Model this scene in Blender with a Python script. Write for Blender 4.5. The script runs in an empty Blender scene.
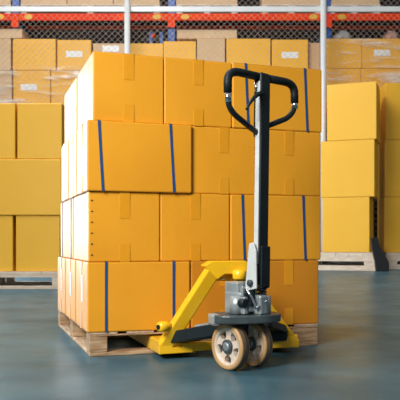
import bpy, bmesh, math, random
from mathutils import Vector, Matrix
random.seed(7)
S = bpy.context.scene
C = S.collection
PI = math.pi

# ---------------------------------------------------------------- camera, world, lights, exposure
F, HY, CH = 702.0, 241.0, 0.51           # focal length in pixels, horizon row, eye height
cam = bpy.data.cameras.new('camera'); co = bpy.data.objects.new('camera', cam); C.objects.link(co)
co.location = (0, 0, CH); co.rotation_euler = (PI/2, 0, 0)
cam.sensor_width = 36; cam.lens = 36*F/400; cam.shift_y = (HY-200)/400; cam.clip_end = 200
cam.dof.use_dof = True; cam.dof.focus_distance = 3.0; cam.dof.aperture_fstop = 11
S.camera = co
w = bpy.data.worlds.new('world'); S.world = w; w.use_nodes = True
nt = w.node_tree; bg = nt.nodes['Background']
tc = nt.nodes.new('ShaderNodeTexCoord'); sp = nt.nodes.new('ShaderNodeSeparateXYZ'); rp = nt.nodes.new('ShaderNodeValToRGB')
nt.links.new(tc.outputs['Generated'], sp.inputs[0]); nt.links.new(sp.outputs['Z'], rp.inputs[0]); nt.links.new(rp.outputs[0], bg.inputs[0])
rp.color_ramp.elements[0].position = 0.0; rp.color_ramp.elements[0].color = (.42, .45, .48, 1)
rp.color_ramp.elements[1].position = 0.8; rp.color_ramp.elements[1].color = (1, .98, .94, 1)
bg.inputs[1].default_value = 0.30
def area(name, loc, target, sx, sy, power, col):
    l = bpy.data.lights.new(name, 'AREA'); l.shape = 'RECTANGLE'; l.size = sx; l.size_y = sy; l.energy = power; l.color = col
    o = bpy.data.objects.new(name, l); C.objects.link(o); o.location = loc
    o.rotation_euler = (Vector(target)-Vector(loc)).to_track_quat('-Z', 'Y').to_euler(); return o
area('dock_door_daylight', (-5.1, 10.3, 1.75), (0, 6.6, .8), 5.6, 3.3, 500, (.90, .96, 1))  # added, unseen daylight source that whitens the left faces of the stack
area('skylight_front', (-2.2, -0.1, 2.9), (-0.55, 3.2, .80), 1.6, 1.6, 88, (1, .97, .92)).data.spread = math.radians(95)  # added fill from the camera side for the stack's front faces
area('skylight_rear', (-3.4, 5.5, 8.0), (-.8, 13.0, 2.5), 5.0, 3.0, 900, (1, .96, .91))  # added fill from above for the rear stacks and shelf boxes
S.view_settings.view_transform = 'Standard'; S.view_settings.look = 'None'
S.view_settings.exposure = 0.0; S.view_settings.gamma = 1; S.view_settings.use_curve_mapping = False

# ---------------------------------------------------------------- materials
def mat(name, col, rough=.5, metal=0, var=None, scale=4, bump=0, bscale=60, stretch=(1, 1, 1), spec=.5, coat=0):
    m = bpy.data.materials.new(name); m.use_nodes = True
    n = m.node_tree; b = n.nodes['Principled BSDF']
    b.inputs['Base Color'].default_value = (*col, 1); b.inputs['Roughness'].default_value = rough
    b.inputs['Metallic'].default_value = metal; b.inputs['Specular IOR Level'].default_value = spec
    b.inputs['Coat Weight'].default_value = coat
    t = n.nodes.new('ShaderNodeTexCoord'); mp = n.nodes.new('ShaderNodeMapping'); mp.inputs['Scale'].default_value = stretch
    n.links.new(t.outputs['Object'], mp.inputs[0])
    if var:
        no = n.nodes.new('ShaderNodeTexNoise'); no.inputs['Scale'].default_value = scale; no.inputs['Detail'].default_value = 5
        r = n.nodes.new('ShaderNodeValToRGB'); r.color_ramp.elements[0].position = .32; r.color_ramp.elements[1].position = .68
        r.color_ramp.elements[0].color = (*col, 1); r.color_ramp.elements[1].color = (*var, 1)
        n.links.new(mp.outputs[0], no.inputs['Vector']); n.links.new(no.outputs['Fac'], r.inputs[0]); n.links.new(r.outputs[0], b.inputs['Base Color'])
    if bump:
        n2 = n.nodes.new('ShaderNodeTexNoise'); n2.inputs['Scale'].default_value = bscale; n2.inputs['Detail'].default_value = 4
        bp = n.nodes.new('ShaderNodeBump'); bp.inputs['Strength'].default_value = bump; bp.inputs['Distance'].default_value = .01
        n.links.new(mp.outputs[0], n2.inputs['Vector']); n.links.new(n2.outputs['Fac'], bp.inputs['Height']); n.links.new(bp.outputs[0], b.inputs['Normal'])
    return m
M = {}
M['card'] = mat('cardboard', (.74, .320, .012), .45, 0, (.80, .35, .018), 3, .06, 30)
M['card_b'] = mat('cardboard_golden', (.77, .34, .016), .42, 0, (.71, .30, .012), 3, .06, 30)
M['card_brown'] = mat('cardboard_brown', (.56, .215, .010), .45, 0, (.64, .25, .012), 3, .06, 30)  # light falloff at the stack's lower right, put into the base colour
M['card_pale'] = mat('cardboard_pale', (.84, .46, .028), .5, 0, (.88, .49, .036), 2, .05, 20)
M['card_far'] = mat('cardboard_far', (.84, .42, .018), .5, 0, (.88, .46, .030), 1.5, .05, 20)
M['card_beige'] = mat('cardboard_beige', (.60, .40, .22), .6, 0, (.68, .47, .28), 2)
M['tape'] = mat('packing_tape', (.68, .285, .010), .28, 0, (.74, .32, .014), 12, .1, 30)
M['strap'] = mat('blue_strap', (.004, .060, .20), .5)
M['staple'] = mat('staple_steel', (.10, .06, .03), .4, .5)
M['paper'] = mat('white_paper', (.85, .86, .86), .5, 0, (.74, .76, .78), 30)
M['wood'] = mat('pallet_wood', (.24, .125, .055), .7, 0, (.58, .40, .23), 9, .4, 40, (1, 6, 6))
M['wood_v'] = mat('pallet_wood_lengthwise', (.36, .22, .12), .7, 0, (.66, .50, .34), 9, .4, 40, (6, 1, 6))
M['wood_pale'] = mat('pale_pallet_wood', (.60, .48, .37), .7, 0, (.78, .68, .56), 6, .2, 30, (1, 5, 5))
M['yellow'] = mat('yellow_paint', (.97, .53, .012), .3, 0, (.98, .56, .014), 8, .05, 40, coat=.3)
M['black'] = mat('black_paint', (.006, .011, .014), .42, 0, (.010, .018, .022), 10, spec=.3)
M['rubber'] = mat('black_grip_rubber', (.005, .010, .012), .55, 0, (.008, .014, .016), 20, spec=.3)
M['steel'] = mat('dark_grey_steel', (.045, .06, .065), .38, .3, (.10, .13, .14), 12, .1, 50)
M['silver'] = mat('silver_cast_metal', (.26, .31, .33), .35, .5, (.50, .55, .57), 15, .15, 60)
M['silver_rail'] = mat('bright_silver_rail', (.50, .54, .55), .4, 0, (.58, .62, .63), 14)
M['chrome'] = mat('chrome', (.75, .78, .8), .18, 1, (.68, .7, .72), 15)
M['tyre'] = mat('tan_polyurethane', (.58, .35, .16), .45, 0, (.48, .28, .12), 10, .1, 40)
M['tread'] = mat('worn_tread', (.13, .09, .06), .55, 0, (.20, .13, .08), 20, .1, 60)
M['hub'] = mat('cream_wheel_core', (.70, .60, .50), .45, 0, (.62, .52, .42), 14)
M['white_metal'] = mat('white_painted_steel', (.62, .66, .68), .4, 0, (.68, .71, .73), 3)
M['wire'] = mat('galvanised_wire', (.46, .40, .34), .6, .1, (.40, .35, .30), 3)
M['orange'] = mat('orange_rack_steel', (.95, .085, .001), .6, 0, (.82, .028, .001), 2, spec=.15)
M['rack_blue'] = mat('blue_rack_steel', (.01, .10, .42), .4, 0, (.01, .08, .36), 2)
M['sticker'] = mat('yellow_sticker', (.85, .50, .02), .5, 0, (.80, .45, .02), 20)
M['dark'] = mat('dark_wall', (.012, .009, .009), .9, 0, (.028, .02, .02), 1.2, spec=.1)
M['wall'] = mat('pale_wall', (.55, .56, .56), .8, 0, (.50, .51, .52), 1)
M['blackplastic'] = mat('black_plastic', (.010, .010, .012), .5, 0, (.016, .016, .018), 8)
M['greyplastic'] = mat('grey_plastic_sheet', (.30, .33, .35), .3, 0, (.45, .48, .5), 5)
M['pink'] = mat('pink_plastic_sheet', (.42, .22, .18), .4, 0, (.5, .3, .25), 5)
# clear stretch wrap
m = bpy.data.materials.new('stretch_wrap'); m.use_nodes = True; n = m.node_tree; n.nodes.clear()
o_ = n.nodes.new('ShaderNodeOutputMaterial'); mx = n.nodes.new('ShaderNodeMixShader'); tr = n.nodes.new('ShaderNodeBsdfTransparent'); gl = n.nodes.new('ShaderNodeBsdfPrincipled')
gl.inputs['Base Color'].default_value = (.85, .85, .82, 1); gl.inputs['Roughness'].default_value = .2
t = n.nodes.new('ShaderNodeTexCoord'); mp = n.nodes.new('ShaderNodeMapping'); mp.inputs['Rotation'].default_value = (0, .5, 0); mp.inputs['Scale'].default_value = (1.0, 1, 7)
no = n.nodes.new('ShaderNodeTexNoise'); no.inputs['Scale'].default_value = 1.3; no.inputs['Detail'].default_value = 7; no.inputs['Distortion'].default_value = .6
r = n.nodes.new('ShaderNodeValToRGB'); r.color_ramp.elements[0].position = .50; r.color_ramp.elements[0].color = (.03, .03, .03, 1)
r.color_ramp.elements[1].position = .74; r.color_ramp.elements[1].color = (.75, .75, .75, 1)
n.links.new(t.outputs['Object'], mp.inputs[0]); n.links.new(mp.outputs[0], no.inputs['Vector']); n.links.new(no.outputs['Fac'], r.inputs[0]); n.links.new(r.outputs[0], mx.inputs[0])
n.links.new(tr.outputs[0], mx.inputs[1]); n.links.new(gl.outputs[0], mx.inputs[2]); n.links.new(mx.outputs[0], o_.inputs[0])
M['wrap'] = m
# epoxy floor
m = bpy.data.materials.new('epoxy_floor'); m.use_nodes = True; n = m.node_tree; b = n.nodes['Principled BSDF']; b.inputs['Specular IOR Level'].default_value = .09
t = n.nodes.new('ShaderNodeTexCoord'); no = n.nodes.new('ShaderNodeTexNoise'); no.inputs['Scale'].default_value = 1.6; no.inputs['Detail'].default_value = 8; no.inputs['Roughness'].default_value = .6
r = n.nodes.new('ShaderNodeValToRGB'); r.color_ramp.elements[0].position = .3; r.color_ramp.elements[0].color = (.026, .074, .100, 1)
r.color_ramp.elements[1].position = .72; r.color_ramp.elements[1].color = (.078, .160, .208, 1)
r2 = n.nodes.new('ShaderNodeMapRange'); r2.inputs['To Min'].default_value = .24; r2.inputs['To Max'].default_value = .42
n3 = n.nodes.new('ShaderNodeTexNoise'); n3.inputs['Scale'].default_value = 5; n3.inputs['Detail'].default_value = 5
bp = n.nodes.new('ShaderNodeBump'); bp.inputs['Strength'].default_value = .12; bp.inputs['Distance'].default_value = .02
n.links.new(t.outputs['Object'], no.inputs['Vector']); n.links.new(t.outputs['Object'], n3.inputs['Vector'])
n.links.new(no.outputs['Fac'], r.inputs[0]); n.links.new(r.outputs[0], b.inputs['Base Color'])
n.links.new(n3.outputs['Fac'], r2.inputs['Value']); n.links.new(r2.outputs[0], b.inputs['Roughness'])
n.links.new(n3.outputs['Fac'], bp.inputs['Height']); n.links.new(bp.outputs[0], b.inputs['Normal'])
M['floor'] = m

# ---------------------------------------------------------------- helpers
def bx(bm, lo, hi, bev=0):
    lo = Vector(lo); hi = Vector(hi); c = (lo+hi)/2; s = hi-lo
    r = bmesh.ops.create_cube(bm, size=1, matrix=Matrix.Translation(c) @ Matrix.Diagonal((*s, 1)))
    if bev:
        es = list({e for v in r['verts'] for e in v.link_edges})
        bmesh.ops.bevel(bm, geom=es, offset=bev, segments=2, affect='EDGES', profile=.5)
def box_bm(lo, hi, bev=0):
    bm = bmesh.new(); bx(bm, lo, hi, bev); return bm
def beam(bm, p, q, wd, ht, side, bev=0):
    """rectangular bar from p to q, wd measured along side, ht across"""
    p = Vector(p); q = Vector(q); d = q-p; L = d.length; d.normalize()
    s = Vector(side); s = (s-d*s.dot(d)).normalized(); u = d.cross(s)
    mtx = Matrix((( *[d[0]*L, s[0]*wd, u[0]*ht], (p+q)[0]/2), (*[d[1]*L, s[1]*wd, u[1]*ht], (p+q)[1]/2), (*[d[2]*L, s[2]*wd, u[2]*ht], (p+q)[2]/2), (0, 0, 0, 1)))
    r = bmesh.ops.create_cube(bm, size=1, matrix=mtx)
    if bev:
        es = list({e for v in r['verts'] for e in v.link_edges}); bmesh.ops.bevel(bm, geom=es, offset=bev, segments=2, affect='EDGES', profile=.5)
def tube(bm, pts, r, n=10, cap=True):
    pts = [Vector(p) for p in pts]; rings = []; ref = None
    for i, p in enumerate(pts):
        d = (pts[min(i+1, len(pts)-1)]-pts[max(i-1, 0)]).normalized()
        if ref is None: ref = d.orthogonal().normalized()
        ref = (ref-d*ref.dot(d)).normalized(); b2 = d.cross(ref)
        rr = r[i] if isinstance(r, (list, tuple)) else r
        rings.append([bm.verts.new(p+(ref*math.cos(2*PI*k/n)+b2*math.sin(2*PI*k/n))*rr) for k in range(n)])
    for a, b_ in zip(rings, rings[1:]):
        for k in range(n): bm.faces.new((a[k], a[(k+1) % n], b_[(k+1) % n], b_[k])).smooth = n > 4
    if cap:
        bm.faces.new(rings[0][::-1]); bm.faces.new(rings[-1])
def smooth_path(pts, rad=.03, seg=5):
    """round the inner corners of a polyline"""
    pts = [Vector(p) for p in pts]; out = [pts[0]]
    for a, b_, c in zip(pts, pts[1:], pts[2:]):
        ra = min(rad, (a-b_).length*.45); rc = min(rad, (c-b_).length*.45)
        p0 = b_+(a-b_).normalized()*ra; p1 = b_+(c-b_).normalized()*rc
        for k in range(seg+1):
            t_ = k/seg; out.append(p0*(1-t_)**2+b_*2*t_*(1-t_)+p1*t_**2)
    out.append(pts[-1]); return out
def prism(bm, poly, off, bev=0):
    """closed polygon (3D points) pushed along the vector off"""
    off = Vector(off); a = [bm.verts.new(Vector(p)) for p in poly]; b_ = [bm.verts.new(Vector(p)+off) for p in poly]; n_ = len(a)
    f = [bm.faces.new(a[::-1]), bm.faces.new(b_)]
    for k in range(n_): f.append(bm.faces.new((a[k], a[(k+1) % n_], b_[(k+1) % n_], b_[k])))
    bmesh.ops.recalc_face_normals(bm, faces=f)
    if bev: bmesh.ops.bevel(bm, geom=list({e for x in f for e in x.edges}), offset=bev, segments=2, affect='EDGES', profile=.5)
def lathe(bm, prof, mtx, n=40):
    """profile of (radius, height) turned about local z, mapped by mtx"""
    rings = [[bm.verts.new(mtx @ Vector((r_*math.cos(2*PI*k/n), r_*math.sin(2*PI*k/n), h))) for k in range(n)] for r_, h in prof]
    for a, b_ in zip(rings, rings[1:]):
        for k in range(n): bm.faces.new((a[k], a[(k+1) % n], b_[(k+1) % n], b_[k])).smooth = True
    return rings
def disc_solid(bm, prof, mtx, n=40):
    rg = lathe(bm, prof, mtx, n); bm.faces.new(rg[0][::-1]); bm.faces.new(rg[-1])
def obj(name, bm, m, parent=None, loc=(0, 0, 0), rz=0):
    bmesh.ops.recalc_face_normals(bm, faces=bm.faces)
    me = bpy.data.meshes.new(name); bm.to_mesh(me); bm.free(); me.materials.append(M[m] if isinstance(m, str) else m)
    o = bpy.data.objects.new(name, me); C.objects.link(o); o.location = loc; o.rotation_euler = (0, 0, rz)
    if parent: o.parent = parent
    return o
def empty(name, loc, rz=0):
    o = bpy.data.objects.new(name, None); C.objects.link(o); o.location = loc; o.rotation_euler = (0, 0, rz); o.empty_display_size = .1; return o
def tag(o, label, cat, group=None):
    o['label'] = label; o['category'] = cat
    if group: o['group'] = group
    return o
def struct(name, bm, m):
    o = obj(name, bm, m); o['kind'] = 'structure'; return o

# ---------------------------------------------------------------- setting
struct('floor', box_bm((-16, -6, -.1), (14, 19, 0)), 'floor')
struct('wall_back', box_bm((-12, 18, 0), (12, 18.2, 9)), 'dark')
bm = bmesh.new(); bx(bm, (-5.5, -2, 0), (-5.3, 7.4, 8)); bx(bm, (-5.5, 13.2, 0), (-5.3, 18, 8)); bx(bm, (-5.5, 7.4, 3.5), (-5.3, 13.2, 8))  # opening added to the unseen wall to hold the left area light
struct('wall_left', bm, 'wall')

# ---------------------------------------------------------------- cartons
def carton(L, W, H, body='card', straps=(), tape_ends=True, wrinkle=0, side_label=False, staples=False, strap_tilt=0):
    """parts of one carton: long axis on x, base centre at the origin"""
    root = empty('cardboard_box', (0, 0, 0))
    bm = bmesh.new(); bx(bm, (-L/2, -W/2, 0), (L/2, W/2, H), .0055)
    bmesh.ops.subdivide_edges(bm, edges=[e for e in bm.edges if e.calc_length() > .15], cuts=4, use_grid_fill=True)
    for v in bm.verts:                                             # faces belly out very slightly
        a = 1-(2*v.co.x/L)**2; b_ = 1-(2*v.co.y/W)**2; c = 1-(2*v.co.z/H-1)**2
        if abs(abs(v.co.y)-W/2) < .002 and a > 0: v.co.y += math.copysign(.002*max(a, 0)*max(c, 0), v.co.y)
        if abs(abs(v.co.x)-L/2) < .002 and b_ > 0: v.co.x += math.copysign(.002*max(b_, 0)*max(c, 0), v.co.x)
    obj('box_body', bm, body, root)
    # the two top flaps, meeting along the middle
    bm = bmesh.new()
    for s in (-1, 1): bx(bm, (-L/2+.002, min(s*.0012, s*(W/2-.001)), H-.001), (L/2-.002, max(s*.0012, s*(W/2-.001)), H+.0004))
    obj('top_flaps', bm, body, root)
    tw = .027
    bm = bmesh.new()
    ends = []
    bx(bm, (-L/2-.0006, -tw, H+.0002), (L/2+.0006, tw, H+.0008))
    if tape_ends:
        for s in (-1, 1):
            x0, x1 = sorted((s*(L/2+.0004), s*(L/2+.0032)))
            bx(bm, (x0, -tw*.85, H*.62), (x1, tw*.85, H+.0006)); ends.append((x0, x1))
    obj('packing_tape', bm, 'tape', root)
    for x0, x1 in ends: obj('packing_tape', box_bm((x0, -tw*.85, 0), (x1, tw*.85, H*.26)), 'tape', root)
    for fx in straps:
        x = -L/2+fx*L; bm = bmesh.new(); hw = .0058; o1, o2 = .0008, .0034; tl = strap_tilt
        for s in (-1, 1):
            y0, y1 = sorted((s*(W/2+o1), s*(W/2+o2)))
            v = [bm.verts.new((x+dx+(tl if z > .1 else 0), y, z)) for y in (y0, y1) for z in (0.0, H+.0012) for dx in (-hw, hw)]
            for f in ((0, 1, 3, 2), (4, 6, 7, 5), (0, 4, 5, 1), (2, 3, 7, 6), (0, 2, 6, 4), (1, 5, 7, 3)): bm.faces.new([v[k] for k in f])
        bx(bm, (x+tl-hw, -W/2-o1, H+.0006), (x+tl+hw, W/2+o1, H+.0014))
        obj('blue_strap', bm, 'strap', root)
    if side_label:
        obj('paper_label', box_bm((-L/2-.0036, -W*.16, H*.40), (-L/2-.003, -W*.03, H*.80)), 'paper', root)['label'] = 'white paper label on the side of the box'
    if staples:
        for k in range(6):
            z = H*(.09+.155*k); obj('staple', box_bm((-L/2-.0024, W/2-.019, z), (-L/2+.001, W/2-.011, z+.005)), 'staple', root)
    return root

TH = math.radians(18); P0 = Vector((-.484, 3.087, 0)); U = Vector((math.cos(TH), math.sin(TH), 0)); V = Vector((-math.sin(TH), math.cos(TH), 0))
def P(u, v, z=0): return P0+U*u+V*v+Vector((0, 0, z))
G = 'strapped cardboard boxes stacked on the front pallet'
def put(u0, u1, v0, v1, z0, z1, label, **kw):
    du, dv = u1-u0, v1-v0
    if du >= dv: t_ = carton(du, dv, z1-z0, **kw); rz = TH
    else: t_ = carton(dv, du, z1-z0, **kw); rz = TH+PI/2
    t_.location = P((u0+u1)/2, (v0+v1)/2, z0); t_.rotation_euler = (0, 0, rz)
    return tag(t_, label, 'box', G)
Z = [.1070, .4165, .4180, .7285, .7300, 1.0405, 1.0420, 1.3477]
# bottom layer
z0, z1 = Z[0], Z[1]
put(-.011, .459, -.004, .358, z0, z1, 'blue-strapped long cardboard box at the bottom left front corner of the front stack', straps=(.175, .835), side_label=True)
put(-.011, .459, .392, .750, z0, z1, 'bottom layer box of the front stack, middle of its pale left side', side_label=True)
put(-.011, .459, .784, 1.12, z0, z1, 'bottom layer box of the front stack, rearmost of its pale left side', side_label=True)
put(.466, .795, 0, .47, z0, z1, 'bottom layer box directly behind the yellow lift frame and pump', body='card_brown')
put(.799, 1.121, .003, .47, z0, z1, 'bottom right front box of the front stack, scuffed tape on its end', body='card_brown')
put(.466, .795, .50, .97, z0, z1, 'inner bottom layer box hidden behind the box at the pump')
put(.799, 1.121, .50, .97, z0, z1, 'rear bottom layer box hidden behind the bottom right front box')
# second layer
z0, z1 = Z[2], Z[3]
put(-.006, .318, .002, .475, z0, z1, 'second layer box at the left front corner with a row of dark staples', staples=True, body='card_b')
put(.321, .656, .004, .49, z0, z1, 'unstrapped second layer box left of the black tiller pole', body='card')
put(.660, 1.132, .000, .345, z0, z1, 'blue-strapped second layer box behind the lower tiller pole', straps=(.15, .82), strap_tilt=-.012)
put(-.006, .318, .50, 1.02, z0, z1, 'second layer box at the rear of the pale left side, blue straps', straps=(.12, .8))
put(.321, .656, .50, .97, z0, z1, 'inner second layer box hidden behind the unstrapped box')
put(.660, 1.132, .36, .70, z0, z1, 'second layer box hidden behind the strapped box on the right', straps=(.17, .82))
put(.660, 1.132, .715, 1.05, z0, z1, 'rear right second layer box hidden at the back of the stack', straps=(.17, .82))
# third layer
z0, z1 = Z[4], Z[5]
put(-.014, .4654, -.012, .300, z0, z1, 'blue-strapped third layer box at the left front of the front stack', straps=(.145, .825), strap_tilt=-.018, body='card_b')
put(-.012, .4654, .335, .622, z0, z1, 'third layer box of the front stack, middle of its pale left side')
put(-.012, .4654, .650, .93, z0, z1, 'third layer box of the front stack, rearmost of its pale left side')
put(.470, .788, .006, .47, z0, z1, 'third layer box left behind the upper tiller pole, no straps', body='card')
put(.791, 1.132, .002, .47, z0, z1, 'third layer box at the right front corner of the front stack', body='card')
put(.470, .788, .485, .95, z0, z1, 'inner third layer box hidden behind the tiller pole boxes')
put(.791, 1.132, .485, .95, z0, z1, 'rear third layer box hidden at the right of the stack')
# top layer
z0, z1 = Z[6], Z[7]
put(.0135, .3367, .004, .470, z0, z1, 'top layer box at the left front corner of the front stack', body='card_b')
put(.3395, .667, .006, .50, z0, z1, 'top layer box between the corner box and the strapped one', body='card')
put(.670, 1.137, .000, .36, z0, z1, 'blue-strapped top layer box behind the looped tiller handle', straps=(.17, .83), strap_tilt=-.014)
put(.0135, .3367, .512, 1.00, z0, z1, 'top layer box at the rear of the pale left side')
put(.3395, .667, .512, .98, z0, z1, 'inner top layer box hidden at the rear middle')
put(.670, 1.137, .37, .70, z0, z1, 'top layer box hidden behind the strapped top box', straps=(.17, .83))
put(.670, 1.137, .71, 1.04, z0, z1, 'rear right top layer box hidden at the back', straps=(.17, .83))

# ---------------------------------------------------------------- pallets
def pallet(Wd, Dp, H, m1, m2, blocks_u, bw, bd, tb, nslat=7, sl=None, st=None, cov=.78):
    """origin front left corner; x along the front, y backwards"""
    root = empty('wooden_pallet', (0, 0, 0)); sl = sl or tb*.8; st = st or tb
    for k in range(nslat):
        w_ = Wd/nslat*cov; x = (Wd-w_)*k/(nslat-1); obj('deck_board', box_bm((x, 0, H-sl), (x+w_, Dp, H), .002), m2, root)
    vs = [0, (Dp-bd)/2, Dp-bd]
    for y in vs: obj('stringer_board', box_bm((0, y+.001, H-sl-st), (Wd, y+bd-.001, H-sl-.0005), .002), m1, root)
    for y in vs:
        for x in blocks_u: obj('block', box_bm((x[0], y+.002, tb+.0005), (x[1], y+bd-.002, H-sl-st-.0005), .003), m1, root)
    for y in vs: obj('bottom_board', box_bm((0, y+.002, 0), (Wd, y+bd-.001, tb), .003), m1, root)
    for s in (0, Wd-bd*.7): 
        for ya, yb in ((bd, vs[1]), (vs[1]+bd, vs[2])): obj('side_bottom_board', box_bm((s, ya, .001), (s+bd*.7, yb, tb-.001), .003), m2, root)
    return root
pl = pallet(1.115, 1.20, .1062, 'wood', 'wood_v', ((0, .078), (.53, .60), (.945, 1.115)), .08, .10, .017, 7, .010, .008)
pl.location = P0; pl.rotation_euler = (0, 0, TH)
tag(pl, 'worn brown wooden pallet on the grey floor under the front stack of boxes', 'pallet')

# ---------------------------------------------------------------- hand pallet truck
J = empty('hand_pallet_truck', P(.6, -.3, 0)); JI = J.location.copy()
def jobj(name, bm, m, parent=None):
    """mesh written in world coordinates, hung on the truck"""
    bmesh.ops.translate(bm, verts=bm.verts, vec=-JI); return obj(name, bm, m, parent or J)
for (ua, ub) in ((.276, .436), (.764, .924)):                        # forks, through the pallet
    bm = bmesh.new(); prof = [(ua, .021), (ua, .073), (ua+.008, .079), (ub-.008, .079), (ub, .073), (ub, .021), (ub-.006, .021), (ub-.006, .069), (ua+.006, .069), (ua+.006, .021)]
    prism(bm, [P(a, -.155, z) for a, z in prof], V*1.13)
    prism(bm, [P(ua, .975, .079), P(ub, .975, .079), P(ub-.03, 1.06, .060), P(ua+.03, 1.06, .060)], Vector((0, 0, -.02)))
    fk = jobj('fork', bm, 'yellow')
    bm = bmesh.new(); c = P((ua+ub)/2, .90, .031); lathe_m = Matrix.Translation(c-U*.035) @ U.to_track_quat('Z', 'Y').to_matrix().to_4x4()
    disc_solid(bm, [(.026, 0), (.031, .004), (.031, .066), (.026, .07)], lathe_m, 24); jobj('load_roller', bm, 'tyre', fk)
# lift frame: two raking legs rising to a top plate, cross bar low between the heels
bm = bmesh.new()
TL, TR = P(.490, -.245, .388), P(.620, -.235, .370)
HL, HR = P(.305, -.150, .065), P(.895, -.145, .065)
for h, t_, wd in ((HL, TL, .060), (HR, TR, .050)):
    bm = bmesh.new(); d = (t_-h).normalized(); beam(bm, h-d*.012, t_-d*.006, wd, .062 if wd > .06 else .045, U, .006)
    jobj('lift_frame_leg', bm, 'yellow')
bm = bmesh.new()
poly = [P(a, -.268, z) for a, z in ((.442, .405), (.475, .425), (.63, .425), (.650, .405), (.650, .350), (.62, .343), (.605, .368), (.535, .368), (.50, .345))]
prism(bm, poly, V*.06, .004); prism(bm, [P(.51, -.205, .366), P(.66, -.205, .366), P(.66, -.205, .336), P(.51, -.205, .336)], V*.04, .003)
jobj('lift_frame_top', bm, 'yellow')
for ua, ub, s in ((.270, .400, 1), (.800, .930, -1)):                 # heel brackets with a notch in their front plate
    bm = bmesh.new()
    if s > 0: pts = [(ua, .024), (ub+.02, .026), (ub+.02, .068), (ub-.025, .068), (ub-.03, .050), (ub-.07, .050), (ub-.075, .098), (ua+.05, .082), (ua, .066)]
    else: pts = [(ub, .024), (ua-.02, .026), (ua-.02, .066), (ua+.035, .066), (ua+.05, .150), (ub-.035, .085), (ub, .060)]
    prism(bm, [P(a, -.172, z) for a, z in pts], V*.014, .002)
    prism(bm, [P(ua, -.160, .030), P(ub, -.160, .030), P(ub, -.16, .080), P(ua, -.16, .080)], V*.13, .004)
    jobj('heel_bracket', bm, 'yellow')
bm = bmesh.new(); beam(bm, P(.40, -.150, .048), P(.80, -.150, .048), .016, .040, V, .003); beam(bm, P(.37, -.05, .085), P(.83, -.05, .085), .03, .022, V, .003)
jobj('cross_bar', bm, 'yellow')
bm = bmesh.new(); c = P(.262, -.20, .145)
disc_solid(bm, [(.010, -.004), (.022, 0), (.022, .05), (.02, .052)], Matrix.Translation(c) @ (U+V*.5).to_track_quat('Z', 'Y').to_matrix().to_4x4(), 20)
lg = jobj('stop_lug', bm, 'yellow')
bm = bmesh.new(); disc_solid(bm, [(.010, -.008), (.011, 0)], Matrix.Translation(c) @ (U+V*.5).to_track_quat('Z', 'Y').to_matrix().to_4x4(), 16); jobj('lug_bore', bm, 'black', lg)
# black under frame and link arms
bm = bmesh.new()
beam(bm, P(.335, -.13, .085), P(.50, -.36, .146), .075, .05, U, .004)
la = jobj('link_arm', bm, 'black')
bm = bmesh.new(); beam(bm, P(.415, -.24, .146), P(.50, -.36, .176), .035, .012, U, .004); jobj('arm_cover', bm, 'silver', la)
bm = bmesh.new(); beam(bm, P(.865, -.13, .095), P(.70, -.30, .150), .075, .035, U, .004); jobj('link_arm', bm, 'black')
bm = bmesh.new(); prism(bm, [P(.68, -.185, .058), P(.862, -.185, .058), P(.870, -.185, .085), P(.79, -.185, .18), P(.68, -.185, .19)], V*.03, .004); jobj('gusset_plate', bm, 'black')
# steering group: everything turned with the tiller
A = Vector((.77, .638, 0)).normalized(); Bf = Vector((A.y, -A.x, 0))      # axle direction, towards the operator
WC = Vector((.1105, 2.775, .0925)); WR = .0925
qa = A.to_track_quat('Z', 'Y').to_matrix().to_4x4()
for k in (0, 1):
    c = WC+A*(.012+.128*k); T = Matrix.Translation(c) @ qa
    bm = bmesh.new(); tyre_prof = [(.074, -.020), (.083, -.0235), (.0895, -.021), (WR, -.016), (WR, .016), (.0895, .021), (.083, .0235), (.074, .020), (.074, -.020)]
    lathe(bm, tyre_prof, T, 56); wh = jobj('steering_wheel', bm, 'tyre')
    bm = bmesh.new(); lathe(bm, [(WR+.0004, -.015), (WR+.0008, 0), (WR+.0004, .015), (WR-.004, .015), (WR-.004, -.015), (WR+.0004, -.015)], T, 56); jobj('tread_band', bm, 'tread', wh)
    bm = bmesh.new(); lathe(bm, [(.0742, -.019), (.0742, .019), (.066, .019), (.066, -.019), (.0742, -.019)], T, 48)      # rim
    bm2 = bm
    for j in range(5):                                                  # five broad spokes
        an = 2*PI*j/5+.35; cs, sn = math.cos(an), math.sin(an); pts = []
        for rr, hwid in ((.020, .018), (.045, .012), (.068, .024)): pts.append((rr, hwid))
        pl_ = [Vector((rr*cs-hh*sn, rr*sn+hh*cs, -.011)) for rr, hh in pts]+[Vector((rr*cs+hh*sn, rr*sn-hh*cs, -.011)) for rr, hh in pts[::-1]]
        prism(bm2, [T @ p for p in pl_], A*.022)
    jobj('wheel_core', bm2, 'hub', wh)
    bm = bmesh.new(); disc_solid(bm, [(.026, -.022), (.028, -.020), (.028, .020), (.026, .022)], T, 28); jobj('wheel_hub', bm, 'steel', wh)
    bm = bmesh.new(); disc_solid(bm, [(.012, -.027), (.018, -.024), (.019, -.018), (.019, .018)], T, 24); jobj('hub_cap', bm, 'silver', wh)
bm = bmesh.new(); tube(bm, [WC+A*-.006, WC+A*.158], .011, 16); jobj('axle', bm, 'steel')
SC = WC+A*.076; SC = Vector((SC.x, SC.y, 0))                            # steering centre on the floor
bm = bmesh.new(); beam(bm, SC+Vector((0, 0, .06)), SC+Vector((0, 0, .19)), .045, .035, A, .004); jobj('steering_fork', bm, 'black')
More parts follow.
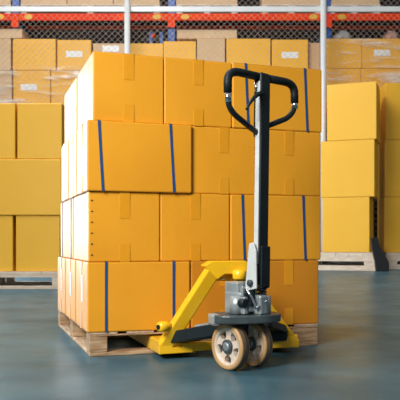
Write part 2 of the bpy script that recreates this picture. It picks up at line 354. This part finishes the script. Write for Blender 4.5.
# grey rounded chassis plate over the wheels
PC = SC+U*.006+Bf*.01; bm = bmesh.new(); poly = []
for k in range(40):
    a = 2*PI*k/40; rx, ry = .143, .100; e = .75
    x = math.copysign(abs(math.cos(a))**e, math.cos(a))*rx; y = math.copysign(abs(math.sin(a))**e, math.sin(a))*ry
    poly.append(PC+U*x+V*y+Vector((0, 0, .188)))
prism(bm, poly, Vector((0, 0, .032)), .005); bm.normal_update(); jobj('chassis_plate', bm, 'steel')
bm = bmesh.new(); beam(bm, PC-U*.150+Vector((0, 0, .200)), PC-U*.115+Vector((0, 0, .200)), .06, .045, V, .008); jobj('plate_lug', bm, 'silver')
# pump housing
bm = bmesh.new(); PT = .222
def loc(a, f, z): return SC+A*a+Bf*f+Vector((0, 0, z))
def blk(a0, a1, f0, f1, z0, z1, bev=.006): beam(bm, loc((a0+a1)/2, (f0+f1)/2, z0), loc((a0+a1)/2, (f0+f1)/2, z1), a1-a0, f1-f0, A, bev)
blk(-.055, .035, -.045, .050, PT-.002, PT+.085); blk(-.050, .02, -.05, .03, PT+.08, PT+.125); prism(bm, [loc(-.030, .034, PT+.07), loc(.012, .034, PT+.07), loc(.006, .034, PT+.135), loc(-.012, .034, PT+.135)], Bf*.016, .003); blk(-.052, -.030, .03, .070, PT, PT+.07)
blk(.000, .045, .045, .105, PT-.002, PT+.075, .008); blk(-.03, .01, .05, .075, PT+.01, PT+.045); blk(-.052, -.040, .045, .060, PT+.07, PT+.11, .004); blk(.010, .026, .048, .060, PT+.07, PT+.12, .004)
tube(bm, [loc(-.045, .02, PT), loc(-.045, .02, PT+.07)], .03, 16); tube(bm, [loc(.045, .07, PT-.002), loc(.045, .07, PT+.07)], .034, 20)
pu = jobj('pump_housing', bm, 'silver')
bm = bmesh.new(); disc_solid(bm, [(.016, 0), (.018, .004), (.018, .028), (.015, .032)], Matrix.Translation(loc(-.052, .045, PT+.045)) @ Bf.to_track_quat('Z', 'Y').to_matrix().to_4x4(), 18); jobj('release_valve', bm, 'black', pu)
bm = bmesh.new(); beam(bm, loc(-.02, .076, PT+.03), loc(-.02, .076, PT+.085), .018, .010, A, .004); jobj('valve_slot', bm, 'black', pu)
bm = bmesh.new(); beam(bm, loc(-.004, .062, PT+.052), loc(-.004, .062, PT+.100), .020, .022, A, .005); jobj('pressure_valve', bm, 'black', pu)
bm = bmesh.new(); beam(bm, loc(-.030, .0515, PT+.062), loc(-.016, .0515, PT+.062), .012, .004, Vector((0, 0, 1)), .001); jobj('casting_recess', bm, 'black', pu)
bm = bmesh.new(); tube(bm, smooth_path([loc(-.035, .055, PT+.10), loc(-.035, .085, PT+.08), loc(-.015, .095, PT+.03), loc(.0, .095, PT+.012)], .02), .0045, 8); jobj('release_linkage', bm, 'chrome', pu)
for a_, f_, z_ in ((-.006, .100, PT+.03), (.03, .108, PT+.05), (-.04, .055, PT+.09)):
    bm = bmesh.new(); disc_solid(bm, [(.007, 0), (.007, .008)], Matrix.Translation(loc(a_, f_-.004, z_)) @ Bf.to_track_quat('Z', 'Y').to_matrix().to_4x4(), 6); jobj('bolt', bm, 'chrome', pu)
# piston under the frame top
pc = P(.590, -.262, 0); bm = bmesh.new()
tube(bm, [pc+Vector((0, 0, .30)), pc+Vector((0, 0, .350))], .018, 20); jobj('lift_piston', bm, 'chrome')
bm = bmesh.new(); disc_solid(bm, [(.028, 0), (.030, .004), (.030, .018), (.024, .024)], Matrix.Translation(pc+Vector((0, 0, .283))), 20); jobj('piston_collar', bm, 'black')
bm = bmesh.new(); disc_solid(bm, [(.026, 0), (.03, .004), (.03, .034), (.02, .042)], Matrix.Translation(pc-V*.01+U*.008+Vector((0, 0, .345))), 20); jobj('piston_cap', bm, 'yellow')
# spring
SB = SC+A*.050+Bf*.06; bm = bmesh.new(); pts = []
for k in range(73):
    a = 2*PI*k/12; pts.append(SB+Vector((.019*math.cos(a), .019*math.sin(a), PT+.072+.075*k/72)))
tube(bm, pts, .0042, 6); jobj('spring', bm, 'steel')
bm = bmesh.new(); tube(bm, [SB+Vector((0, 0, PT+.05)), SB+Vector((0, 0, PT+.17))], .011, 14); jobj('pump_rod', bm, 'chrome')
# tiller
TB = Vector((.228, 2.780, .30)); TT = Vector((.246, 2.830, 1.185)); TD = (TT-TB).normalized()
def tl(z): return TB+TD*((z-TB.z)/TD.z)
bm = bmesh.new(); beam(bm, tl(.335)+Bf*.006+A*.010, tl(1.165)+Bf*.006+A*.008, .048, .032, A, .003); pole = jobj('tiller_pole', bm, 'black')
bm = bmesh.new(); beam(bm, tl(.42)-A*.017+Bf*.006, tl(1.15)-A*.019+Bf*.004, .006, .023, A, .002); jobj('side_rail', bm, 'silver_rail', pole)['label'] = 'bright silver rail along the left of the pole'
# yoke: tapering cheek plates at the foot of the pole
for s, m_ in ((-1, 'silver_rail'), (1, 'black')):
    bm = bmesh.new(); off = A*(.030*s)
    q = [tl(.50)+off-Bf*.016, tl(.505)+off+Bf*.010, tl(.47)+off+Bf*.024, tl(.325)+off+Bf*.030, tl(.31)+off-Bf*.036, tl(.36)+off-Bf*.030]
    prism(bm, q, A*(.007*s), .002); cp = jobj('yoke_plate', bm, m_)
    bm = bmesh.new(); disc_solid(bm, [(.013, 0), (.013, .012), (.009, .015)], Matrix.Translation(tl(.345)+off+A*.007*s) @ (A*s).to_track_quat('Z', 'Y').to_matrix().to_4x4(), 16); jobj('pivot_pin', bm, 'steel', cp)
bm = bmesh.new(); beam(bm, tl(.33)+Bf*.028+A*.012, tl(.49)+Bf*.028+A*.012, .048, .010, A, .003); jobj('yoke_cover', bm, 'black')
# looped handle
Hc = tl(1.165)
def hp(s, z): return Hc+A*s+TD*((z-1.165)/TD.z)
loop = smooth_path([hp(.0, .965)+A*.012, hp(.160, 1.022), hp(.200, 1.062), hp(.198, 1.150), hp(.165, 1.172), hp(0, 1.170), hp(-.145, 1.172), hp(-.180, 1.150), hp(-.174, 1.036), hp(-.146, 1.004), hp(.0, .940)-A*.012], .027, 5)
bm = bmesh.new(); tube(bm, loop, .0115, 14); hd = jobj('handle_loop', bm, 'black')
def sub(a, b_, r_, m_, nm):
    bm = bmesh.new(); tube(bm, smooth_path(a, .035, 5), r_, 14); jobj(nm, bm, m_, hd)
sub([hp(.199, 1.090), hp(.198, 1.150), hp(.165, 1.172), hp(.02, 1.170)], 0, .0165, 'rubber', 'hand_grip')
sub([hp(-.177, 1.085), hp(-.180, 1.150), hp(-.145, 1.172), hp(-.02, 1.170)], 0, .0165, 'rubber', 'hand_grip')
sub([hp(.200, 1.064), hp(.1995, 1.098)], 0, .0135, 'chrome', 'grip_sleeve'); sub([hp(-.174, 1.044), hp(-.177, 1.088)], 0, .0135, 'chrome', 'grip_sleeve')
bm = bmesh.new(); beam(bm, hp(.006, .925), hp(.006, 1.185), .052, .044, A, .008); jobj('handle_head', bm, 'black', hd)
bm = bmesh.new(); lp = smooth_path([hp(-.012, 1.102)+Bf*.02, hp(-.055, 1.085)+Bf*.03, hp(-.095, 1.045)+Bf*.035, hp(-.110, 1.020)+Bf*.035], .03)
tube(bm, lp, [.010-.005*k/(len(lp)-1) for k in range(len(lp))], 10)
jobj('release_lever', bm, 'black')
bm = bmesh.new(); tube(bm, [hp(-.026, 1.105), hp(-.026, 1.150)], .008, 10); jobj('lever_rod', bm, 'chrome')
tag(J, 'yellow hand pallet truck with black looped handle, forks under the front pallet', 'pallet truck')

# ---------------------------------------------------------------- cartons and pallets further back
def wx(px, Y): return (px-200)*Y/F
def wz(py, Y): return CH+(HY-py)*Y/F
def far_box(x0, x1, z0, z1, Y, D, label, group, body='card_pale', cat='box', tape=True, paper=None, rz=0, name='cardboard_box'):
    """plain carton; x0..x1 world, front face at Y; paper = (fx, fz) centre of a white label on its front"""
    W_, H_ = x1-x0, z1-z0
    root = empty(name, ((x0+x1)/2, Y+D/2, z0))
    bm = bmesh.new(); bx(bm, (-W_/2, -D/2, 0), (W_/2, D/2, H_), .008); obj('box_body', bm, body, root)
    bm = bmesh.new(); bx(bm, (-W_/2-.001, -.03, H_-.0005), (W_/2+.001, .03, H_+.0012)); obj('packing_tape', bm, 'tape', root)
    if paper:
        fx, fz = paper; lx, lz = -W_/2+fx*W_, fz*H_
        obj('paper_label', box_bm((lx-.16, -D/2-.004, lz-.06), (lx+.16, -D/2+.002, lz+.06)), 'paper', root)['label'] = 'white paper label'
    return tag(root, label, cat, group)
# left stack, 7.46 m away
Y = 7.46; gL = 'boxes stacked on the left rear pallet'; z = [.187, .781, .784, 1.378, 1.381, 1.975]
far_box(wx(15.8, Y), wx(60, Y), z[0], z[1], Y, .62, 'yellow-orange box at the bottom right of the left rear stack', gL)
far_box(wx(-33, Y), wx(12.8, Y), z[0], z[1], Y, .62, 'box at the bottom left of the left rear stack, cut by the photo edge', gL)
far_box(wx(-6, Y), wx(61.5, Y), z[2], z[3], Y-.01, .62, 'wide box in the middle layer of the left rear stack', gL)
far_box(wx(-33, Y), wx(-7, Y), z[2], z[3], Y, .62, 'narrow middle layer box just outside the left photo edge', gL)
far_box(wx(17.2, Y), wx(62, Y), z[4], z[5], Y, .62, 'box at the top right of the left rear stack', gL)
far_box(wx(-30, Y), wx(15.2, Y), z[4], z[5], Y, .62, 'box at the top left of the left rear stack, cut by the photo edge', gL)
pw = wx(58.6, Y)-wx(-60, Y)
p2 = pallet(pw, .9, .185, 'wood_pale', 'wood_pale', ((0, .07), (pw*.42-.04, pw*.42+.04), (pw-.065, pw)), .08, .1, .034, cov=.985)
p2.location = (wx(-60, Y), Y-.03, 0); tag(p2, 'pale wooden pallet under the left rear stack of boxes', 'pallet')
# right stack, 12.1 m away, turned a little
Y = 12.1; gR = 'boxes stacked on the right rear pallet'
piv = Vector((wx(350, Y), Y, 0)); ang = math.radians(-19)
ca, sa = math.cos(ang), math.sin(ang)
def right_box(px0, px1, y0, y1, D, label, off=0, body='card_pale'):
    # width along the turned front so that it spans the two columns
    def s_at(px):
        k = (px-200)/F; return (k*piv.y-piv.x)/(ca-k*sa)
    s0, s1 = s_at(px0), s_at(px1); c = piv+Vector((ca, sa, 0))*((s0+s1)/2)+Vector((-sa, ca, 0))*(D/2+off)
    r_ = far_box(-(s1-s0)/2, (s1-s0)/2, 0, wz(y0, Y)-wz(y1, Y)-.004, 0, D, label, gR, body)
    r_.location = (c.x, c.y, wz(y1, Y)); r_.rotation_euler = (0, 0, ang)
    return r_
right_box(327, 376.5, 83, 140, .75, 'box on top of the right rear stack, beside the white fence post')
right_box(320.8, 374.5, 140, 197, .72, 'middle box of the right rear stack, widest of the three')
right_box(322.5, 369.5, 197, 252.3, .75, 'bottom box of the right rear stack')
s0, s1 = -1.0, 1.0
def s_at(px): k = (px-200)/F; return (k*piv.y-piv.x)/(ca-k*sa)
s0, s1 = s_at(296), s_at(376); pw = s1-s0
p3 = pallet(pw, .86, wz(252.5, Y), 'wood_pale', 'wood_pale', ((0, .10), (pw*.22-.05, pw*.22+.05), (pw-.20, pw)), .1, .15, .085, 6, cov=.985)
c = piv+Vector((ca, sa, 0))*s0; p3.location = (c.x, c.y, 0); p3.rotation_euler = (0, 0, ang)
tag(p3, 'pale wooden pallet under the right rear stack of boxes', 'pallet')
gE = 'boxes stacked at the right photo edge'; Y = 12.72
far_box(wx(385.5, Y), wx(436, Y), wz(140, Y)+.004, wz(83, Y), Y, .5, 'top box of the stack at the right photo edge', gE)
far_box(wx(384.8, Y), wx(434, Y), wz(197, Y)+.004, wz(140, Y), Y, .5, 'middle box of the stack at the right photo edge', gE)
far_box(wx(384.3, Y), wx(434, Y), wz(252.5, Y), wz(197, Y), Y, .5, 'bottom box of the stack at the right photo edge', gE)
pw = wx(436, Y)-wx(386, Y)
p4 = pallet(pw, .54, wz(252.7, Y), 'wood_pale', 'wood_pale', ((0, .2), (pw/2-.05, pw/2+.05), (pw-.2, pw)), .1, .15, .085, 6, cov=.985)
p4.location = (wx(386, Y), Y-.02, 0); tag(p4, 'pale wooden pallet at the right photo edge', 'pallet')
# irregular black slab in the gap between the two right stacks
bm = bmesh.new(); Yb = 11.78
pts = [(369.5, 238), (377, 238), (379, 247), (384, 255), (388, 262), (388, 274), (375, 274), (374, 262), (371, 249)]
prism(bm, [(wx(a, Yb), Yb, max(wz(b_, Yb), 0)) for a, b_ in pts], (0, .07, 0), .01)
bl = obj('plastic_sheet', bm, 'blackplastic'); bl.location = (.02, 0, 0)
tag(bl, 'crumpled black plastic sheet between the two right rear pallets', 'plastic sheet')

# ---------------------------------------------------------------- wire fence, 13.2 m away
Y = 13.3; fen = empty('wire_mesh_fence', (0, Y, 0))
x0, x1, zt = wx(-30, Y), wx(430, Y), 5.55
bm = bmesh.new(); st = .115
def wire(a, b_):
    tube(bm, [(a[0], 0, a[1]), (b_[0], 0, b_[1])], .0027, 4, False)
k = x0-zt
while k < x1+zt:
    for sgn in (1, -1):
        # line x = k + sgn*z  (rising) clipped to the panel
        za, zb = .05, zt
        xa, xb = (k+za, k+zb) if sgn > 0 else (k+zt-za, k+zt-zb)
        def clip(xa, za, xb, zb):
            pts = []
            t0, t1 = 0.0, 1.0; dx = xb-xa
            ta, tb_ = (x0-xa)/dx, (x1-xa)/dx
            if ta > tb_: ta, tb_ = tb_, ta
            t0, t1 = max(t0, ta), min(t1, tb_)
            return None if t0 >= t1 else ((xa+dx*t0, za+(zb-za)*t0), (xa+dx*t1, za+(zb-za)*t1))
        c = clip(xa, za, xb, zb)
        if c: wire(*c)
    k += st
obj('wire_mesh', bm, 'wire', fen)
bm = bmesh.new(); beam(bm, (x0, -.03, wz(9.8, Y)), (x1, -.03, wz(9.8, Y)), .05, .10, (0, 1, 0), .008); obj('fence_rail', bm, 'white_metal', fen)
bm = bmesh.new(); beam(bm, (x0, -.03, .08), (x1, -.03, .08), .05, .10, (0, 1, 0), .008); obj('fence_rail', bm, 'white_metal', fen)
for px in (127.8, 322.6):
    bm = bmesh.new(); tube(bm, [(wx(px, Y), -.09, 0), (wx(px, Y), -.09, 5.7)], .056, 20); obj('fence_post', bm, 'white_metal', fen)
tag(fen, 'white tube fence with diamond wire mesh in front of the storage rack', 'fence')

# ---------------------------------------------------------------- storage rack, 14.4 m away
Y = 14.4; Yr = 15.0; rk = empty('storage_rack', (0, Y, 0))
x0, x1 = wx(-60, Y), wx(500, Y)
ups = [15.2, 171.5, 327.8, 484]
zb = wz(17.3, Y)
def R(lo, hi): return (lo[0], lo[1]-Y, lo[2]), (hi[0], hi[1]-Y, hi[2])
for px in ups:
    x = wx(px, Y)
    for yy in (Y+.03, Yr+.02):
        bm = bmesh.new(); beam(bm, (x, yy-Y+.05, 0), (x, yy-Y+.05, 6.2), .15, .09, (1, 0, 0), .01); u_ = obj('rack_upright', bm, 'rack_blue', rk)
        u_['label'] = 'blue upright post'
    bm = bmesh.new(); lo, hi = R((x-.075, Y-.035, zb-.215), (x+.075, Y-.012, zb+.072)); bx(bm, lo, hi, .004); obj('beam_connector', bm, 'orange', rk)
for a, b_ in zip([-141]+ups, ups):
    for yy, nm in ((Y, 0), (Yr, 1)):
        for zc in (zb, 2.955):
            bm = bmesh.new(); lo, hi = R((wx(a, Y)+.08, yy-.03, zc-.072), (wx(b_, Y)-.08, yy+.03, zc+.072)); bx(bm, lo, hi, .006); br = obj('rack_beam', bm, 'orange', rk)
            br['label'] = 'orange load beam'
            if yy == Y and zc == zb:
                for fx in (wx(a, Y)+.28, wx(b_, Y)-.30):
                    bm = bmesh.new(); disc_solid(bm, [(.085, 0), (.085, .003)], Matrix.Translation((fx, -.034, zc)) @ Matrix.Rotation(PI/2, 4, 'X') @ Matrix.Diagonal((1, .62, 1, 1)), 20); obj('beam_sticker', bm, 'sticker', br)
bm = bmesh.new(); lo, hi = R((x0, Y-.78, 3.03), (x1, Yr-.032, 3.09)); bx(bm, lo, hi); obj('shelf_deck', bm, 'wood_pale', rk)
bm = bmesh.new(); lo, hi = R((x0, Y-.84, 2.92), (x1, Y-.785, 3.09)); bx(bm, lo, hi, .006); obj('rack_beam', bm, 'orange', rk)
for px in ups:
    bm = bmesh.new(); lo, hi = R((wx(px, Y)-.06, Y-.76, 0), (wx(px, Y)+.06, Y-.66, 3.028)); bx(bm, lo, hi, .006); obj('deck_post', bm, 'rack_blue', rk)
bm = bmesh.new(); lo, hi = R((x0, Y+.032, zb+.01), (x1, Yr-.032, zb+.070)); bx(bm, lo, hi); obj('shelf_deck', bm, 'dark', rk)
YR = Y
tag(rk, 'orange and blue pallet storage rack behind the wire mesh fence', 'rack')
# goods on the lower shelf
gS = 'boxes on the rack shelf behind the mesh fence'; ZS = 3.094; Y = 13.66
def shelf(px0, px1, y0, y1, label, body='card_far', D=.55, paper=None, off=0, wrap=False):
    zt_ = wz(y0, Y); zb_ = ZS if y1 is None else wz(y1, Y)+.002
    return far_box(wx(px0, Y), wx(px1, Y), zb_, zt_, Y+.02+off, D, label, gS, body, paper=paper)
shelf(-14, 11.5, 70.3, None, 'beige wrapped carton low at the left photo edge behind the mesh', 'card_beige')
shelf(-14, 10.5, 38, 70, 'beige carton at the left photo edge behind the mesh', 'card_beige')
shelf(-14, 22, 28.5, 38, 'flat beige tray carton lying at the left photo edge', 'card_beige', D=.5)
shelf(12.5, 55.5, 38.5, 70, 'golden box on the shelf left of the white-labelled box, no label', 'card_far')
shelf(57, 91, 39.5, 70, 'golden shelf box with white label near the top left corner of the front stack', 'card_far', paper=(.50, .53))
shelf(13, 50, 70.3, None, 'shelf box with low white label above the left rear stack', 'card_far', paper=(.42, .56))
shelf(50.8, 92, 70.3, None, 'wrapped shelf box behind the pale left side of the front stack', 'card_far')
shelf(93, 125, 43, 75, 'beige shelf box left of the left white fence post', 'card_beige', paper=(.55, .83))
shelf(93, 160, 75.3, None, 'long hidden beige box low behind the front stack', 'card_beige')
shelf(126, 163, 43, 75, 'orange shelf box right of the left white fence post', 'card_far')
shelf(163.5, 196, 41, 75, 'golden shelf box below the blue rack upright', 'card_far', off=-.01)
shelf(197, 225, 38.3, 75, 'beige shelf box under the flat tray carton', 'card_beige')
shelf(177, 237, 28.8, 38, 'flat beige tray carton lying on the middle shelf boxes', 'card_beige', D=.5, off=.03)
shelf(226.5, 270.5, 38.6, 75, 'golden unlabelled shelf box right of the flat tray carton', 'card_far', off=-.02)
shelf(272, 308, 39.5, 75, 'golden shelf box with white label left of the right fence post', 'card_far', paper=(.50, .56), off=-.02)
shelf(308.6, 321, 41, 75, 'narrow brown shelf box beside the right fence post', 'card_beige', off=.1, D=.45)
shelf(160.5, 322, 75.3, None, 'long hidden beige box low behind the middle of the stack', 'card_beige')
shelf(325, 362, 38.3, 68, 'stretch-wrapped orange box right of the right white fence post', 'card_far')
shelf(362.5, 412, 38.3, 68, 'stretch-wrapped orange box with white label at the right photo edge', 'card_far', paper=(.40, .52))
shelf(325, 361, 68.3, None, 'lower wrapped orange box above the right rear stack', 'card_far')
shelf(361.5, 412, 68.3, None, 'lower wrapped orange box above the stack at the right edge', 'card_far')
def wrapsheet(px0, px1, y0, y1, label):
    bm = bmesh.new(); nx, nz = 26, 12; Yw = Y-.004
    vs = []
    for j in range(nz+1):
        vs.append([bm.verts.new((wx(px0+(px1-px0)*i/nx, Yw), Yw-.035-.010*math.sin(i*1.7+j*.9)-.006*math.sin(i*.6-j*2.1), wz(y1, Yw)+(wz(y0, Yw)-wz(y1, Yw))*j/nz)) for i in range(nx+1)])
    for j in range(nz):
        for i in range(nx): bm.faces.new((vs[j][i], vs[j][i+1], vs[j+1][i+1], vs[j+1][i])).smooth = True
    o = obj('stretch_wrap', bm, 'wrap'); tag(o, label, 'plastic wrap'); return o
wrapsheet(325.5, 412, 39, 105, 'clear wrinkled stretch wrap over the shelf boxes right of the fence post')
wrapsheet(-14, 92, 66, 105, 'clear wrinkled stretch wrap over the shelf boxes at the left')
def lump(px, py0, py1, wpx, m_, label, zbase, name='wrapped_bundle'):
    bm = bmesh.new(); r_ = bmesh.ops.create_icosphere(bm, subdivisions=3, radius=1); h_ = (wz(py0, Y)-zbase)
    for v in bm.verts:
        n_ = 1+.10*math.sin(5*v.co.x+3*v.co.z)+.07*math.sin(9*v.co.y+7*v.co.x)
        v.co = Vector((v.co.x*wpx*Y/F/2*n_, v.co.y*.2*n_, max(v.co.z, -.55)*h_*.65*n_+h_*.36))
    mz = min(v.co.z for v in bm.verts)
    for v in bm.verts: v.co.z -= mz
    for f in bm.faces: f.smooth = True
    o = obj(name, bm, m_); o.location = (wx(px, Y), Y+.30, zbase+.002); tag(o, label, 'bundle'); return o
lump(346, 28, 38, 17, 'greyplastic', 'grey plastic-wrapped bundle on the boxes right of the right fence post', wz(38.3, Y))
lump(395, 28, 38, 15, 'pink', 'pinkish wrapped bundle on the boxes at the right photo edge', wz(38.3, Y))
# blue and dark trestle parts standing on the shelf boxes
t_ = empty('folding_stand', (wx(155, Y), Y+.3, wz(43, Y)+.002)); hh = wz(28, Y)-wz(43, Y)
for dx in (-.10, .11):
    bm = bmesh.new(); bx(bm, (dx-.035, -.05, 0), (dx+.035, .05, hh), .01); obj('stand_post', bm, 'rack_blue', t_)
bm = bmesh.new(); bx(bm, (-.25, -.04, hh*.45), (.13, .04, hh*.62), .01); obj('stand_bar', bm, 'blackplastic', t_)
bm = bmesh.new(); bx(bm, (-.09, -.075, hh*.62), (-.02, -.04, hh*.85), .01); obj('stand_tag', bm, 'orange', t_)['label'] = 'small red tag'
tag(t_, 'small blue and black stand on the boxes left of the middle rack upright', 'stand')
Y = YR
# goods on the upper shelf: pallets with cartons, cut by the top of the photo
gU = 'cartons on the upper rack shelf'; zu = zb+.074
for i, (a, b_) in enumerate(((-30, 10.5), (20, 160), (176, 238), (262, 322), (329, 381))):
    zp = wz(3.4, Y); names = ['at the left photo edge', 'between the left and middle rack uprights', 'right of the middle rack upright', 'left of the right rack upright', 'right of the right rack upright']
    pr = empty('wooden_pallet', (wx((a+b_)/2, Y), Y+.30, zu)); hw = (wx(b_, Y)-wx(a, Y))/2
    obj('deck_board', box_bm((-hw, -.26, zp-zu-.035), (hw, .26, zp-zu), .004), 'wood_pale', pr)
    for fx in (-hw+.07, 0, hw-.07): obj('block', box_bm((fx-.06, -.26, 0), (fx+.06, .26, zp-zu-.036), .004), 'wood_pale' if i % 2 else 'white_metal', pr)
    tag(pr, 'pallet on the upper rack shelf '+names[i], 'pallet', 'pallets on the upper rack shelf')
    nb = max(1, round((b_-a)/55))
    for j in range(nb):
        xa, xb = a+(b_-a)*j/nb, a+(b_-a)*(j+1)/nb-.6
        pos = '' if nb == 1 else (['leftmost ', 'middle ', 'rightmost '][j if nb == 3 else j*2])
        far_box(wx(xa, Y), wx(xb, Y), zp+.002, zp+.5, Y+.06, .48, pos+'pale carton on the upper shelf pallet '+names[i], gU, 'card_beige')
